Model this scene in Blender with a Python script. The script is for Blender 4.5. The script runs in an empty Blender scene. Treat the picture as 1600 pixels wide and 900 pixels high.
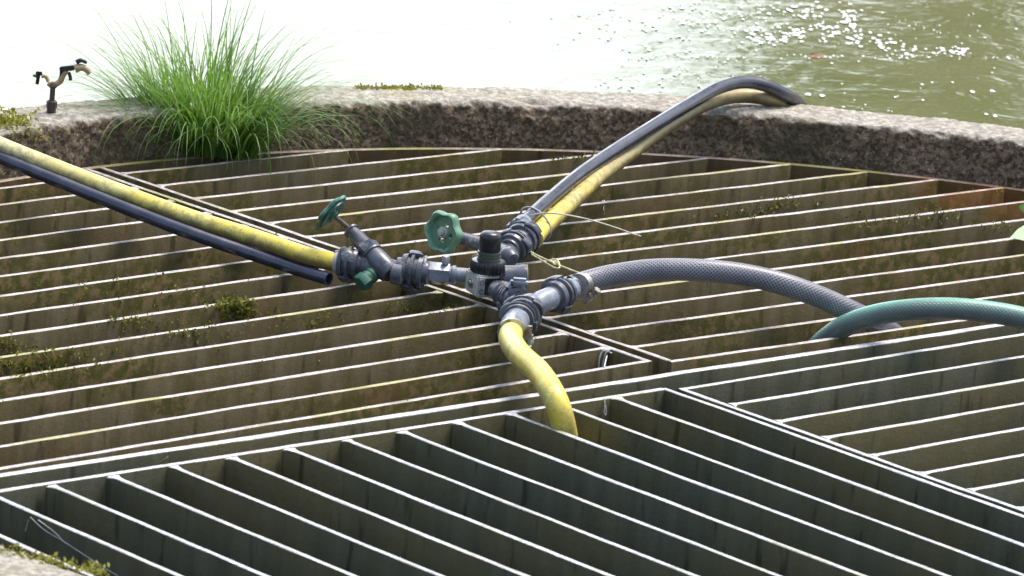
import bpy, bmesh, math, random
from mathutils import Vector, Matrix, noise
from mathutils.bvhtree import BVHTree
R = math.radians
rnd = random.Random(7)
sc = bpy.context.scene
COL = sc.collection

# ------------------------------------------------------------------ camera
# world: z = 0 is the top of the grating, origin is the centre of the round basin
CU, CV, RAD = 2.75161, 2.5999, 1.56056
FPX, PIT, ROL, YAW = 8859.25, 0.24215, 0.08401, 0.75696
H = 2.0
CAM = Vector((-CU * H, -CV * H, H))
Xr = Vector((math.cos(YAW), -math.sin(YAW), 0))
Yf = Vector((math.sin(YAW), math.cos(YAW), 0))
Zu = Vector((0, 0, 1))
Up_ = Yf * math.sin(PIT) + Zu * math.cos(PIT)
FW = Yf * math.cos(PIT) - Zu * math.sin(PIT)
RT = Xr * math.cos(ROL) + Up_ * math.sin(ROL)
UP = -Xr * math.sin(ROL) + Up_ * math.cos(ROL)

cd = bpy.data.cameras.new('camera')
cam = bpy.data.objects.new('camera', cd); COL.objects.link(cam); sc.camera = cam
m = Matrix.Identity(4)
for i in range(3):
    m[i][0], m[i][1], m[i][2], m[i][3] = RT[i], UP[i], -FW[i], CAM[i]
cam.matrix_world = m
cd.sensor_width = 36.0; cd.lens = 36.0 * FPX / 1600.0
cd.clip_start = 0.1; cd.clip_end = 500
cd.dof.use_dof = True; cd.dof.focus_distance = 8.35; cd.dof.aperture_fstop = 17.0

# ------------------------------------------------------------------ light
SUN_EL, SUN_OFF = 68.0, 46.0           # elevation, and degrees to the right of the line of sight
SKY_GLOW = 11.0
w = bpy.data.worlds.new('World'); sc.world = w; w.use_nodes = True
nt = w.node_tree; nt.nodes.clear()
sky = nt.nodes.new('ShaderNodeTexSky'); sky.sky_type = 'NISHITA'; sky.sun_disc = False
sdir = (Matrix.Rotation(R(-SUN_OFF), 3, 'Z') @ Yf).normalized()
sun_az = math.atan2(sdir.x, sdir.y)
sky.sun_elevation = R(SUN_EL); sky.sun_rotation = sun_az
sky.air_density = 1.2; sky.dust_density = 5.0; sky.ozone_density = 1.0
bg = nt.nodes.new('ShaderNodeBackground'); bg.inputs[1].default_value = 0.15
wo = nt.nodes.new('ShaderNodeOutputWorld')
# added glow in the unseen sky, low left, to whiten the pond's reflection
tcw = nt.nodes.new('ShaderNodeTexCoord')
cdir = (Matrix.Rotation(R(18), 3, 'Z') @ Yf) * math.cos(R(12)) + Zu * math.sin(R(12))
dt = nt.nodes.new('ShaderNodeVectorMath'); dt.operation = 'DOT_PRODUCT'; dt.inputs[1].default_value = cdir
nt.links.new(tcw.outputs['Generated'], dt.inputs[0])
nzw = nt.nodes.new('ShaderNodeTexNoise'); nzw.inputs['Scale'].default_value = 3.0; nzw.inputs['Detail'].default_value = 5
nt.links.new(tcw.outputs['Generated'], nzw.inputs['Vector'])
ad = nt.nodes.new('ShaderNodeMath'); ad.operation = 'MULTIPLY_ADD'; ad.inputs[1].default_value = .12
nt.links.new(nzw.outputs['Fac'], ad.inputs[0]); nt.links.new(dt.outputs['Value'], ad.inputs[2])
mr = nt.nodes.new('ShaderNodeMapRange'); mr.interpolation_type = 'SMOOTHSTEP'
mr.inputs[1].default_value = .93; mr.inputs[2].default_value = 1.035
nt.links.new(ad.outputs[0], mr.inputs[0])
mxw = nt.nodes.new('ShaderNodeMix'); mxw.data_type = 'RGBA'; mxw.inputs[7].default_value = (SKY_GLOW * .92, SKY_GLOW, SKY_GLOW * 1.07, 1)
nt.links.new(mr.outputs[0], mxw.inputs[0]); nt.links.new(sky.outputs[0], mxw.inputs[6])
nt.links.new(mxw.outputs[2], bg.inputs[0]); nt.links.new(bg.outputs[0], wo.inputs[0])
sl = bpy.data.lights.new('sun', 'SUN'); sl.energy = 1.6; sl.angle = R(28); sl.color = (1, 0.96, 0.9)
so = bpy.data.objects.new('sun', sl); COL.objects.link(so)
sv = sdir * math.cos(R(SUN_EL)) + Zu * math.sin(R(SUN_EL))
so.rotation_euler = sv.to_track_quat('Z', 'Y').to_euler()
so.location = (0, 0, 6)
vs = sc.view_settings
vs.view_transform = 'Standard'; vs.look = 'None'; vs.exposure = 1.02; vs.gamma = 1.0; vs.use_curve_mapping = False
sc.render.engine = 'CYCLES'

# ------------------------------------------------------------------ helpers
def P(px, py, z=0.0):
    """world point at height z on the line of sight through photo position (px, py)"""
    d = FW + RT * ((px - 800) / FPX) + UP * ((450 - py) / FPX)
    return CAM + d * ((z - H) / d.z)
S = 0.00094                                   # metres per photo pixel at the fittings

def tag(o, label=None, cat=None, group=None, kind=None):
    if label: o['label'] = label
    if cat: o['category'] = cat
    if group: o['group'] = group
    if kind: o['kind'] = kind
    return o
def thing(name, loc, label, cat, group=None):
    o = bpy.data.objects.new(name, None); o.empty_display_size = .02
    COL.objects.link(o); o.location = loc
    o['_w'] = list(loc)
    return tag(o, label, cat, group)
def obj(name, bm, mat, parent=None, smooth=True, loc=None):
    """links bm (drawn in world coordinates) as ONE mesh object"""
    org = Vector((0, 0, 0))
    if parent is not None: org = Vector(parent['_w'])
    elif loc is not None: org = Vector(loc)
    if org.length: bmesh.ops.translate(bm, verts=bm.verts, vec=-org)
    me = bpy.data.meshes.new(name)
    if smooth:
        for f in bm.faces: f.smooth = True
        for e in bm.edges:
            if len(e.link_faces) == 2 and e.calc_face_angle(0) > R(38): e.smooth = False
    bm.to_mesh(me); bm.free()
    me.materials.append(mat)
    o = bpy.data.objects.new(name, me); COL.objects.link(o)
    if parent is not None:
        o.parent = parent
        if parent.type == 'MESH': pass
        o['_w'] = list(org)
    else:
        o.location = org; o['_w'] = list(org)
    return o
def fix(bm): bmesh.ops.recalc_face_normals(bm, faces=bm.faces); return bm

def frame(axis, up=None):
    a = Vector(axis).normalized()
    u = Vector(up) if up is not None else (Zu if abs(a.z) < .9 else Xr)
    x = u.cross(a).normalized(); y = a.cross(x)
    return x, y, a
def lathe(bm, p, axis, prof, seg=32, up=None, lobes=None, rot=0):
    """prof: (distance along the axis, radius) pairs; lobes(theta) scales the radius"""
    x, y, a = frame(axis, up); p = Vector(p); rings = []
    for t, r in prof:
        ring = []
        for i in range(seg):
            th = 2 * math.pi * i / seg + rot
            k = lobes(th) if lobes else 1
            ring.append(bm.verts.new(p + a * t + (x * math.cos(th) + y * math.sin(th)) * max(r, 1e-5) * k))
        rings.append(ring)
    for A_, B_ in zip(rings, rings[1:]):
        for i in range(seg): bm.faces.new((A_[i], A_[(i+1) % seg], B_[(i+1) % seg], B_[i]))
    if prof[0][1] > 1e-5: bm.faces.new(rings[0][::-1])
    if prof[-1][1] > 1e-5: bm.faces.new(rings[-1])
    return bm
def cyl(bm, p, q, r, r2=None, seg=24, bev=.12):
    p, q = Vector(p), Vector(q); L = (q - p).length; r2 = r if r2 is None else r2
    b = min(r, r2) * bev
    return lathe(bm, p, q - p, [(0, r - b), (b, r), (L - b, r2), (L, r2 - b)], seg)
def box(bm, c, ax, half, bev=0):
    """box at c with axes ax (three unit vectors) and half sizes"""
    b = bmesh.new(); bmesh.ops.create_cube(b, size=2)
    for v in b.verts: v.co = Vector((v.co.x * half[0], v.co.y * half[1], v.co.z * half[2]))
    if bev: bmesh.ops.bevel(b, geom=b.edges[:] , offset=bev, segments=2, affect='EDGES')
    vm = {}
    for v in b.verts: vm[v] = bm.verts.new(Vector(c) + ax[0] * v.co.x + ax[1] * v.co.y + ax[2] * v.co.z)
    for f in b.faces: bm.faces.new([vm[v] for v in f.verts])
    b.free(); return bm
def spline(pts, n=10):
    pts = [Vector(p) for p in pts]
    P_ = [pts[0] * 2 - pts[1]] + pts + [pts[-1] * 2 - pts[-2]]; out = []
    for i in range(1, len(P_) - 2):
        a, b, c, d = P_[i-1:i+3]
        for k in range(n):
            t = k / n
            out.append(.5 * ((2*b) + (c-a)*t + (2*a-5*b+4*c-d)*t*t + (3*b-a-3*c+d)*t**3))
    out.append(pts[-1]); return out
def tube(bm, pts, r, seg=20, n=10, sm=True, caps=True, hollow=0):
    c = spline(pts, n) if sm else [Vector(p) for p in pts]
    uv = bm.loops.layers.uv.verify()
    T = [(c[min(i+1, len(c)-1)] - c[max(i-1, 0)]).normalized() for i in range(len(c))]
    x = (Zu if abs(T[0].z) < .9 else Xr).cross(T[0]).normalized(); rings = []; L = 0; Ls = []
    for i, p in enumerate(c):
        x = (x - T[i] * x.dot(T[i])).normalized(); y = T[i].cross(x)
        if i: L += (c[i] - c[i-1]).length
        Ls.append(L)
        rr = r(i / (len(c) - 1)) if callable(r) else r
        rings.append([bm.verts.new(p + (x * math.cos(2*math.pi*k/seg) + y * math.sin(2*math.pi*k/seg)) * rr) for k in range(seg)])
    for i in range(len(c) - 1):
        for k in range(seg):
            f = bm.faces.new((rings[i][k], rings[i][(k+1) % seg], rings[i+1][(k+1) % seg], rings[i+1][k]))
            for l, (a, b) in zip(f.loops, ((k, i), (k+1, i), (k+1, i+1), (k, i+1))): l[uv].uv = (a / seg, Ls[b])
    if caps:
        bm.faces.new(rings[0][::-1])
        if hollow:
            cen = c[-1]; e = T[-1]
            r1 = [bm.verts.new(cen + (v.co - cen) * hollow) for v in rings[-1]]
            r2 = [bm.verts.new(v.co - e * .03) for v in r1]
            for k in range(seg):
                bm.faces.new((rings[-1][k], rings[-1][(k+1) % seg], r1[(k+1) % seg], r1[k]))
                bm.faces.new((r1[k], r1[(k+1) % seg], r2[(k+1) % seg], r2[k]))
            bm.faces.new(r2)
        else: bm.faces.new(rings[-1])
    return bm

# ------------------------------------------------------------------ materials
class G:
    def __init__(s, name):
        s.m = bpy.data.materials.new(name); s.m.use_nodes = True; s.t = s.m.node_tree
        s.b = s.t.nodes['Principled BSDF']; s.out = s.t.nodes['Material Output']
        s.pos = s.t.nodes.new('ShaderNodeNewGeometry')
    def n(s, typ, **k):
        o = s.t.nodes.new(typ)
        for a, v in k.items(): setattr(o, a, v)
        return o
    def set(s, sock, v):
        if isinstance(v, bpy.types.NodeSocket): s.t.links.new(v, sock)
        elif isinstance(v, (tuple, list)): sock.default_value = (*v, 1) if (len(v) == 3 and sock.type == 'RGBA') else v
        else: sock.default_value = v
    def vec(s, scale):
        o = s.n('ShaderNodeVectorMath', operation='MULTIPLY')
        s.set(o.inputs[0], s.pos.outputs['Position']); s.set(o.inputs[1], scale); return o.outputs[0]
    def noise(s, scale, detail=4, rough=.55, vec=None, dist=0):
        o = s.n('ShaderNodeTexNoise'); s.set(o.inputs['Vector'], vec or s.pos.outputs['Position'])
        o.inputs['Scale'].default_value = scale; o.inputs['Detail'].default_value = detail
        o.inputs['Roughness'].default_value = rough; o.inputs['Distortion'].default_value = dist
        return o.outputs['Fac']
    def vor(s, scale, feature='F1', out='Distance', vec=None):
        o = s.n('ShaderNodeTexVoronoi', feature=feature); s.set(o.inputs['Vector'], vec or s.pos.outputs['Position'])
        o.inputs['Scale'].default_value = scale; return o.outputs[out]
    def ramp(s, v, lo, hi, a=0., b=1.):
        o = s.n('ShaderNodeMapRange', interpolation_type='SMOOTHSTEP'); s.set(o.inputs[0], v)
        for i, q in enumerate((lo, hi, a, b)): o.inputs[i+1].default_value = q
        return o.outputs[0]
    def math(s, op, a, b=0.):
        o = s.n('ShaderNodeMath', operation=op); s.set(o.inputs[0], a); s.set(o.inputs[1], b); return o.outputs[0]
    def mix(s, f, a, b):
        o = s.n('ShaderNodeMix', data_type='RGBA'); s.set(o.inputs[0], f); s.set(o.inputs[6], a); s.set(o.inputs[7], b); return o.outputs[2]
    def sep(s, v):
        o = s.n('ShaderNodeSeparateXYZ'); s.set(o.inputs[0], v); return o.outputs
    def bump(s, h, strength=.5, dist=.002):
        o = s.n('ShaderNodeBump'); s.set(o.inputs['Height'], h); o.inputs['Strength'].default_value = strength
        o.inputs['Distance'].default_value = dist; s.set(s.b.inputs['Normal'], o.outputs[0]); return o
    def fin(s, base, rough=.6, metal=0., **k):
        s.set(s.b.inputs['Base Color'], base); s.set(s.b.inputs['Roughness'], rough); s.set(s.b.inputs['Metallic'], metal)
        for a, v in k.items(): s.set(s.b.inputs[a.replace('_', ' ')], v)
        return s.m

def steel(name, face_a, face_b, moss, top, dirt_top):
    g = G(name)
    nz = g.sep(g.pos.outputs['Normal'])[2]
    streak = g.noise(1, 4, .6, g.vec((26, 26, 3)))
    col = g.mix(g.ramp(streak, .35, .68), face_a, face_b)
    big = g.noise(2.6, 3)
    col = g.mix(g.ramp(big, .42, .62, 0, .75), col, tuple(c * k for c, k in zip(face_b, (1.25, 1.05, .75))))
    col = g.mix(g.ramp(g.noise(1, 3, .5, g.vec((45, 45, 8))), .58, .74, 0, .8), col, tuple(c * .35 for c in face_a))
    mo = g.math('MULTIPLY', g.ramp(g.noise(2.6, 4, .6), .44, .56), g.ramp(g.noise(55, 4, .65), .38, .58))
    col = g.mix(g.math('MULTIPLY', mo, moss * .75), col, (.042, .050, .006))
    ru = g.math('MULTIPLY', g.ramp(g.noise(4.6, 5, .65), .52, .66), moss)
    col = g.mix(g.math('MULTIPLY', ru, .38), col, (.120, .062, .026))
    sp = g.ramp(g.vor(230), .10, .22, 1, 0)
    spm = g.math('MULTIPLY', g.math('MULTIPLY', sp, g.ramp(g.noise(7, 2), .45, .6)), .6 * moss)
    col = g.mix(spm, col, (.26, .24, .12))
    # the walked-on top: dull scratched grimy zinc, also painted paler to suggest sky reflection
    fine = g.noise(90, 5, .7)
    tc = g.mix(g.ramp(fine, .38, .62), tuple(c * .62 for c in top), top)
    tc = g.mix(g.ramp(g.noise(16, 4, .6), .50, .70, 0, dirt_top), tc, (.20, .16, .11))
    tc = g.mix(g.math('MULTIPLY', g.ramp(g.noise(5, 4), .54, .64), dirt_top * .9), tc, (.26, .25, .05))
    # rust where the frame meets the rim on the pond side, at the right
    dv = g.n('ShaderNodeVectorMath', operation='DISTANCE'); g.set(dv.inputs[0], g.pos.outputs['Position']); dv.inputs[1].default_value = P(1560, 292)
    rr = g.math('MULTIPLY', g.ramp(g.math('ADD', dv.outputs['Value'], g.math('MULTIPLY', g.noise(14, 4), .5)), .28, .44, 1, 0), .38)
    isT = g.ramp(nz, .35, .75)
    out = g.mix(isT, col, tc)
    out = g.mix(rr, out, (.30, .095, .025))
    g.bump(g.noise(150, 5, .7), .4, .002)
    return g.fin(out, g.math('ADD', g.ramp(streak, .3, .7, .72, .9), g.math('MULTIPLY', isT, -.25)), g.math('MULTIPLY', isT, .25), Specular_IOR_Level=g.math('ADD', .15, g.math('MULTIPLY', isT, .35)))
M = {}
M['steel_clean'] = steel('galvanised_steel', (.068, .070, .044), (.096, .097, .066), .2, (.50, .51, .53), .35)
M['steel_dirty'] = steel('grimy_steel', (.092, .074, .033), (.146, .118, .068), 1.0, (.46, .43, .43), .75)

def concrete():
    g = G('exposed_aggregate_concrete'); nz = g.sep(g.pos.outputs['Normal'])[2]
    cell = g.n('ShaderNodeTexVoronoi'); g.set(cell.inputs['Vector'], g.pos.outputs['Position']); cell.inputs['Scale'].default_value = 190
    cc = g.sep(cell.outputs['Color'])[0]
    a = g.mix(g.ramp(cc, .1, .9), (.080, .052, .028), (.25, .175, .110))
    a = g.mix(g.ramp(g.noise(170, 3), .60, .70), a, (.40, .34, .28))
    a = g.mix(g.ramp(g.noise(5, 5, .6), .46, .66, 0, .7), a, (.060, .050, .024))
    t = g.mix(g.ramp(g.noise(70, 6, .7), .38, .66), (.20, .185, .15), (.43, .405, .35))
    t = g.mix(g.ramp(g.noise(5, 4), .56, .72, 0, .7), t, (.30, .27, .11))
    t = g.mix(g.ramp(g.noise(200, 3), .60, .68, 0, .6), t, (.12, .10, .09))
    hz = g.sep(g.pos.outputs['Position'])[2]
    k = g.math('MULTIPLY', g.ramp(nz, .25, .8), g.ramp(g.math('ADD', hz, g.math('MULTIPLY', g.noise(30, 3), .02)), .062, .078))
    g.bump(g.math('ADD', g.noise(220, 4, .7), g.math('MULTIPLY', g.vor(120), .8)), .8, .004)
    col = g.mix(k, a, t)
    mo = g.ramp(g.noise(4.2, 5, .65), .58, .66, 0, .8)
    return g.fin(g.mix(g.math('MULTIPLY', mo, g.ramp(hz, .0, .05, 1, .25)), col, (.055, .062, .015)), .9)
M['concrete'] = concrete()

def water():
    g = G('pond_water')
    h = g.math('ADD', g.noise(1, 3, .5, g.vec((9, 9, 9)), .4), g.math('MULTIPLY', g.noise(1, 2, .5, g.vec((30, 30, 30)), .5), .22))
    g.bump(h, .5, .0075)
    c = g.mix(g.ramp(g.noise(1.3, 3), .35, .65), (.110, .122, .048), (.140, .148, .070))
    return g.fin(c, .07, 0, IOR=1.33)
M['water'] = water()
def plain(name, col, rough=.5, var=.25, scale=60, bump=.15, dirt=None, spec=None, metal=0., dscale=9, dlo=.5):
    g = G(name)
    c2 = tuple(max(0, x * (1 - var)) for x in col); c3 = tuple(min(1, x * (1 + var * .7)) for x in col)
    c = g.mix(g.ramp(g.noise(scale, 5, .6), .35, .65), c2, c3)
    if dirt: c = g.mix(g.ramp(g.noise(dscale, 6, .72), dlo, dlo + .14, 0, .85), c, dirt)
    g.bump(g.noise(scale * 4, 4, .6), bump, .001)
    k = {}
    if spec is not None: k['Specular_IOR_Level'] = spec
    return g.fin(c, g.ramp(g.noise(scale * .6, 4), .3, .7, max(.05, rough - .1), min(1, rough + .12)), metal, **k)
M['pit_water'] = plain('pit_water', (.012, .013, .009), .2, .2, 5)
M['pvc'] = plain('weathered_grey_plastic', (.070, .077, .096), .28, .28, 70, .2, (.28, .28, .27), dscale=38, dlo=.56)
M['pvc_light'] = plain('bleached_grey_plastic', (.20, .225, .27), .26, .25, 60, .2, (.12, .12, .12), dscale=30, dlo=.58)
M['block'] = plain('pale_grey_metal', (.45, .45, .39), .5, .2, 60, .2, (.15, .14, .11), dscale=26, dlo=.58)
M['black'] = plain('black_plastic', (.022, .022, .028), .22, .3, 60, .1, (.10, .10, .09), dscale=45, dlo=.66)
M['olive'] = plain('dark_olive_plastic', (.055, .075, .055), .4, .2, 60)
M['green'] = plain('faded_green_plastic', (.12, .25, .155), .38, .2, 50, .15, (.22, .34, .26), dscale=30, dlo=.56)
M['teal'] = plain('dark_green_plastic', (.038, .125, .085), .4, .2, 50, .15, (.08, .23, .18), dscale=35, dlo=.55)
M['metal'] = plain('dull_steel_screw', (.42, .41, .39), .38, .2, 90, .1, (.15, .10, .06), metal=.8, dscale=50)
M['rod'] = plain('dark_steel_rod', (.14, .12, .11), .5, .2, 80, .1, metal=.5)
M['cloth'] = plain('whitish_plastic', (.50, .49, .42), .6, .15, 50)
M['strap'] = plain('grey_plastic_strap', (.33, .33, .34), .45, .15, 80)
M['twine'] = plain('straw_coloured_twine', (.50, .50, .28), .8, .3, 200, .4)
M['web'] = plain('dusty_cobweb', (.50, .52, .50), .9, .2, 100)
M['foam_glint'] = plain('white_foam_glint', (.62, .66, .63), .7, .05, 60)
M['black_hose'] = plain('black_rubber_hose', (.024, .027, .048), .24, .3, 40, .15, (.22, .20, .18), dscale=24, dlo=.64, spec=.8)
M['tan'] = plain('yellowed_plastic', (.36, .27, .15), .5, .2, 120)
M['brown'] = plain('brown_plastic_riser', (.060, .040, .036), .5, .2, 90)
M['orange'] = plain('dead_orange_leaf', (.50, .22, .10), .6, .2, 60)
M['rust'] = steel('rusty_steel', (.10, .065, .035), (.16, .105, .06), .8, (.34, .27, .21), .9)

def yellow_hose(name, dirt_amt, far=None, span=(0, 1), under=.6):
    g = G(name); tc = g.n('ShaderNodeTexCoord'); uv = g.sep(tc.outputs['UV'])
    c = g.mix(g.ramp(g.noise(12, 4), .4, .65), (.62, .50, .060), (.64, .58, .16))
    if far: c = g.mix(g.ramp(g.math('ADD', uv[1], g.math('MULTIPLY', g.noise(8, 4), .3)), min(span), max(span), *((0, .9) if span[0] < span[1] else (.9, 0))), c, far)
    d = g.math('MULTIPLY', g.ramp(g.noise(6, 3), .36, .56), g.ramp(g.noise(70, 7, .8), .44, .62))
    c = g.mix(g.math('MULTIPLY', d, dirt_amt), c, (.24, .20, .09))
    c = g.mix(g.ramp(g.noise(210, 4, .7), .62, .68, 0, .8), c, (.07, .055, .03))
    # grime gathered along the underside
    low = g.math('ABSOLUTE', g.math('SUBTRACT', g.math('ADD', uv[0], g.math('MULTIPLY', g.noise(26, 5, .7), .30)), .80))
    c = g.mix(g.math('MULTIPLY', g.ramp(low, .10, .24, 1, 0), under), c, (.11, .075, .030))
    g.bump(g.noise(120, 4), .2, .0012)
    return g.fin(c, .38)
LEFT_L = sum((a - b).length for a, b in zip([P(-260, 112, .125), P(0, 228, .092), P(300, 342, .048)], [P(0, 228, .092), P(300, 342, .048), P(512, 408, .031)]))
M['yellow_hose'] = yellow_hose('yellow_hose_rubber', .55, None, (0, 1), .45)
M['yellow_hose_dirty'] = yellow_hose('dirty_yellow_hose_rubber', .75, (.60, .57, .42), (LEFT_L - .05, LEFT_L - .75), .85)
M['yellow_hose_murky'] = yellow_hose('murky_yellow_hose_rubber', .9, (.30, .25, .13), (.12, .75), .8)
def braided(name, base, mesh, na, nl, tintz=None):
    g = G(name); tc = g.n('ShaderNodeTexCoord'); uv = g.sep(tc.outputs['UV'])
    lines = []
    for sgn in (1, -1):
        v = g.math('ADD', g.math('MULTIPLY', uv[0], na), g.math('MULTIPLY', uv[1], sgn * nl))
        f = g.math('ABSOLUTE', g.math('SUBTRACT', g.math('FRACT', v), .5))
        lines.append(g.ramp(f, .10, .22, 1, 0))
    li = g.math('MAXIMUM', *lines)
    fade = g.ramp(g.noise(14, 4), .25, .6, .35, 1)
    li2 = g.math('MULTIPLY', li, fade)
    b = g.mix(g.ramp(g.noise(30, 4), .4, .65), base, tuple(x * 1.35 for x in base))
    c = g.mix(g.math('MULTIPLY', li2, .75), b, mesh)
    if tintz:
        side = g.math('ABSOLUTE', g.math('SUBTRACT', g.math('ADD', uv[0], g.math('MULTIPLY', g.noise(12, 4), .12)), .31))
        c = g.mix(g.math('MULTIPLY', g.ramp(side, .06, .28, 1, 0), g.ramp(g.noise(16, 4), .3, .6, .6, 1)), c, tintz)
    g.bump(li, .35, .001)
    return g.fin(c, .3)
M['braid'] = braided('grey_braided_hose', (.062, .064, .080), (.29, .295, .32), 18, 170)
M['braid_green'] = braided('green_braided_hose', (.075, .095, .090), (.14, .18, .165), 18, 170, (.13, .34, .26))

def leafy(name, a, b, tip=None, tr=.45):
    g = G(name)
    oi = g.n('ShaderNodeObjectInfo')
    c = g.mix(g.ramp(g.noise(30, 3), .35, .65), a, b)
    at = g.n('ShaderNodeAttribute', attribute_name='tone')
    c = g.mix(at.outputs['Fac'], c, tip or b)
    g.fin(c, .45)
    t = g.n('ShaderNodeBsdfTranslucent'); g.set(t.inputs[0], c)
    mx = g.n('ShaderNodeMixShader'); mx.inputs[0].default_value = tr
    g.t.links.new(g.b.outputs[0], mx.inputs[1]); g.t.links.new(t.outputs[0], mx.inputs[2])
    g.t.links.new(mx.outputs[0], g.out.inputs[0])
    return g.m
M['grass'] = leafy('sedge_blade', (.075, .19, .012), (.16, .33, .035), (.34, .46, .18), .5)
M['moss'] = leafy('moss_leaf', (.055, .075, .010), (.14, .16, .02), (.34, .32, .06), .3)
M['bright_moss'] = leafy('bright_moss_leaf', (.16, .17, .02), (.26, .26, .035), (.42, .40, .08), .3)
M['leaf'] = leafy('leaf', (.12, .30, .04), (.18, .40, .06), (.7, .8, .6), .4)
M['crown'] = leafy('tree_leaf', (.040, .085, .015), (.075, .13, .022), (.10, .16, .03), .3)
M['bark'] = plain('bark', (.10, .08, .06), .9, .3, 8, .5)

# ------------------------------------------------------------------ setting: pond, pit, concrete rim
def grid_ring(r0, r1, z, n=160, k=24):
    bm = bmesh.new(); rr = [r0 * (r1 / r0) ** (i / k) for i in range(k + 1)]
    V = [[bm.verts.new((r * math.cos(2*math.pi*j/n), r * math.sin(2*math.pi*j/n), z)) for j in range(n)] for r in rr]
    for a, b in zip(V, V[1:]):
        for j in range(n): bm.faces.new((a[j], b[j], b[(j+1) % n], a[(j+1) % n]))
    return bm
WZ = -0.10
tag(obj('pond_water', fix(grid_ring(1.62, 120, WZ)), M['water']), kind='structure')
bm = bmesh.new(); bmesh.ops.create_circle(bm, cap_ends=True, radius=1.56, segments=96, matrix=Matrix.Translation((0, 0, -.55)))
tag(obj('pit_floor', bm, M['pit_water']), kind='structure')
bm = bmesh.new(); bmesh.ops.create_circle(bm, cap_ends=True, radius=150, segments=64, matrix=Matrix.Translation((0, 0, -1.6)))
tag(obj('pond_bed', bm, M['pit_water']), kind='structure')

def rim():
    bm = bmesh.new(); N = 2600
    Ri, Ro, zt = RAD + .012, RAD + .128, .073
    prof = [(Ri + .002, -.6), (Ri, -.2), (Ri, -.08)]
    nf = 17
    prof += [(Ri - .004 + .004 * (i / nf), -.04 + (zt - .012 + .04) * i / nf) for i in range(nf + 1)]
    for i in range(1, 6):
        a = math.pi / 2 * i / 5; prof.append((Ri + .012 * (1 - math.cos(a)), zt - .012 + .012 * math.sin(a)))
    for i in range(1, 15): prof.append((Ri + .012 + (Ro - Ri - .022) * i / 15, zt))
    for i in range(0, 4):
        a = math.pi / 2 * i / 3; prof.append((Ro - .010 + .010 * math.sin(a), zt - .010 + .010 * math.cos(a)))
    prof += [(Ro, zt - .03), (Ro, 0), (Ro, -.1), (Ro, -1.0)]
    V = []
    for j in range(N):
        th = 2 * math.pi * j / N; c, s = math.cos(th), math.sin(th); col = []
        for i, (r, z) in enumerate(prof):
            p = Vector((r * c, r * s, z)); q = p * 60
            d = 0
            if z > -.1:
                v = noise.voronoi(q)[0]
                d = (.55 - min(v[0], 1)) * (1 if r < Ri + .008 else .25) * .0075
                d += noise.noise(p * 18) * .003 + noise.noise(p * 5) * .004 + noise.noise(p * 170) * .0022
            # push out along the rough outward direction of the section
            if r <= Ri + .002: nr, nz = -1, .0
            elif z >= zt - .001: nr, nz = 0, 1
            elif r < Ri + .02: nr, nz = -.7, .7
            else: nr, nz = .7, .7
            if z < zt - .03 and r > Ri + .05: nr, nz = 1, 0
            chip = max(0, noise.noise(Vector((c * 22, s * 22, 3))) - .22) * .012 if (Ri - .01 < r < Ri + .03 and z > zt - .02) else 0
            col.append(bm.verts.new((( r + nr * d + chip * .6) * c, (r + nr * d + chip * .6) * s, z + nz * d - chip)))
        V.append(col)
    for j in range(N):
        a, b = V[j], V[(j+1) % N]
        for i in range(len(prof) - 1): bm.faces.new((a[i], b[i], b[i+1], a[i+1]))
    return bm
rb = rim()
bmesh.ops.recalc_face_normals(rb, faces=rb.faces)
o = obj('concrete_rim', rb, M['concrete'])
for e in o.data.edges: e.use_edge_sharp = False
tag(o, 'rough round concrete basin rim of exposed pebbles between the grating and the pond', 'concrete rim')

# ------------------------------------------------------------------ grating
def wu(u): return (u - CU) * H
def wv(v): return (v - CV) * H
BW, BH = .0092, .072            # bar width and depth
ALLV, ALLF = [], []             # geometry of the bars, to find what a line of sight meets
def bar_bm(p, q, wdt=BW, hgt=BH, zt=0.0, wob=.0006, flare=0):
    bm = bmesh.new(); p, q = Vector((*p[:2], 0)), Vector((*q[:2], 0)); L = (q - p).length
    d = (q - p).normalized(); s = Vector((-d.y, d.x, 0)); n = max(2, int(L / .035))
    b = wdt * .2; h = wdt / 2
    sec = [(-h, -hgt), (-h, -b), (-h + b * .3, -b * .3), (-h + b, 0), (h - b, 0), (h - b * .3, -b * .3), (h, -b), (h, -hgt)]
    ph = rnd.random() * 50; R_ = []
    ts = [L * i / n for i in range(n + 1)]
    if flare: ts = sorted([t for t in ts if .02 < t < L - .02] + [0, .004, .008, .013, .02, L - .02, L - .013, L - .008, L - .004, L])
    for i, tt in enumerate(ts):
        c = p + d * tt; de = tt if flare < 0 else (L - tt if flare > 0 else 9)
        fl = 1 + rnd.uniform(.9, 1.5) * max(0, 1 - de / .014) ** 1.5
        o1 = noise.noise(Vector((i * .21, ph, 0))) * wob * 2; o2 = noise.noise(Vector((i * .35, ph, 9))) * wob
        R_.append([bm.verts.new(c + s * (x * (fl if z > -.02 else 1) + o1) + Zu * (zt + z + (o2 if z > -.02 else 0) + (noise.noise(Vector((i * 1.7, x * 900, ph))) * .0005 if z > -.001 else 0))) for x, z in sec])
    for a, b_ in zip(R_, R_[1:]):
        for i in range(8): bm.faces.new((a[i], a[(i+1) % 8], b_[(i+1) % 8], b_[i]))
    bm.faces.new(R_[0][::-1]); bm.faces.new(R_[-1]); fix(bm)
    k = len(ALLV); bm.verts.index_update()
    for v in bm.verts: ALLV.append(v.co.copy())
    for f in bm.faces: ALLF.append([k + v.index for v in f.verts])
    return bm
def ucirc(y, r):   # half chord
    return math.sqrt(max(0, r * r - y * y))
RC = RAD - .012
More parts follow.
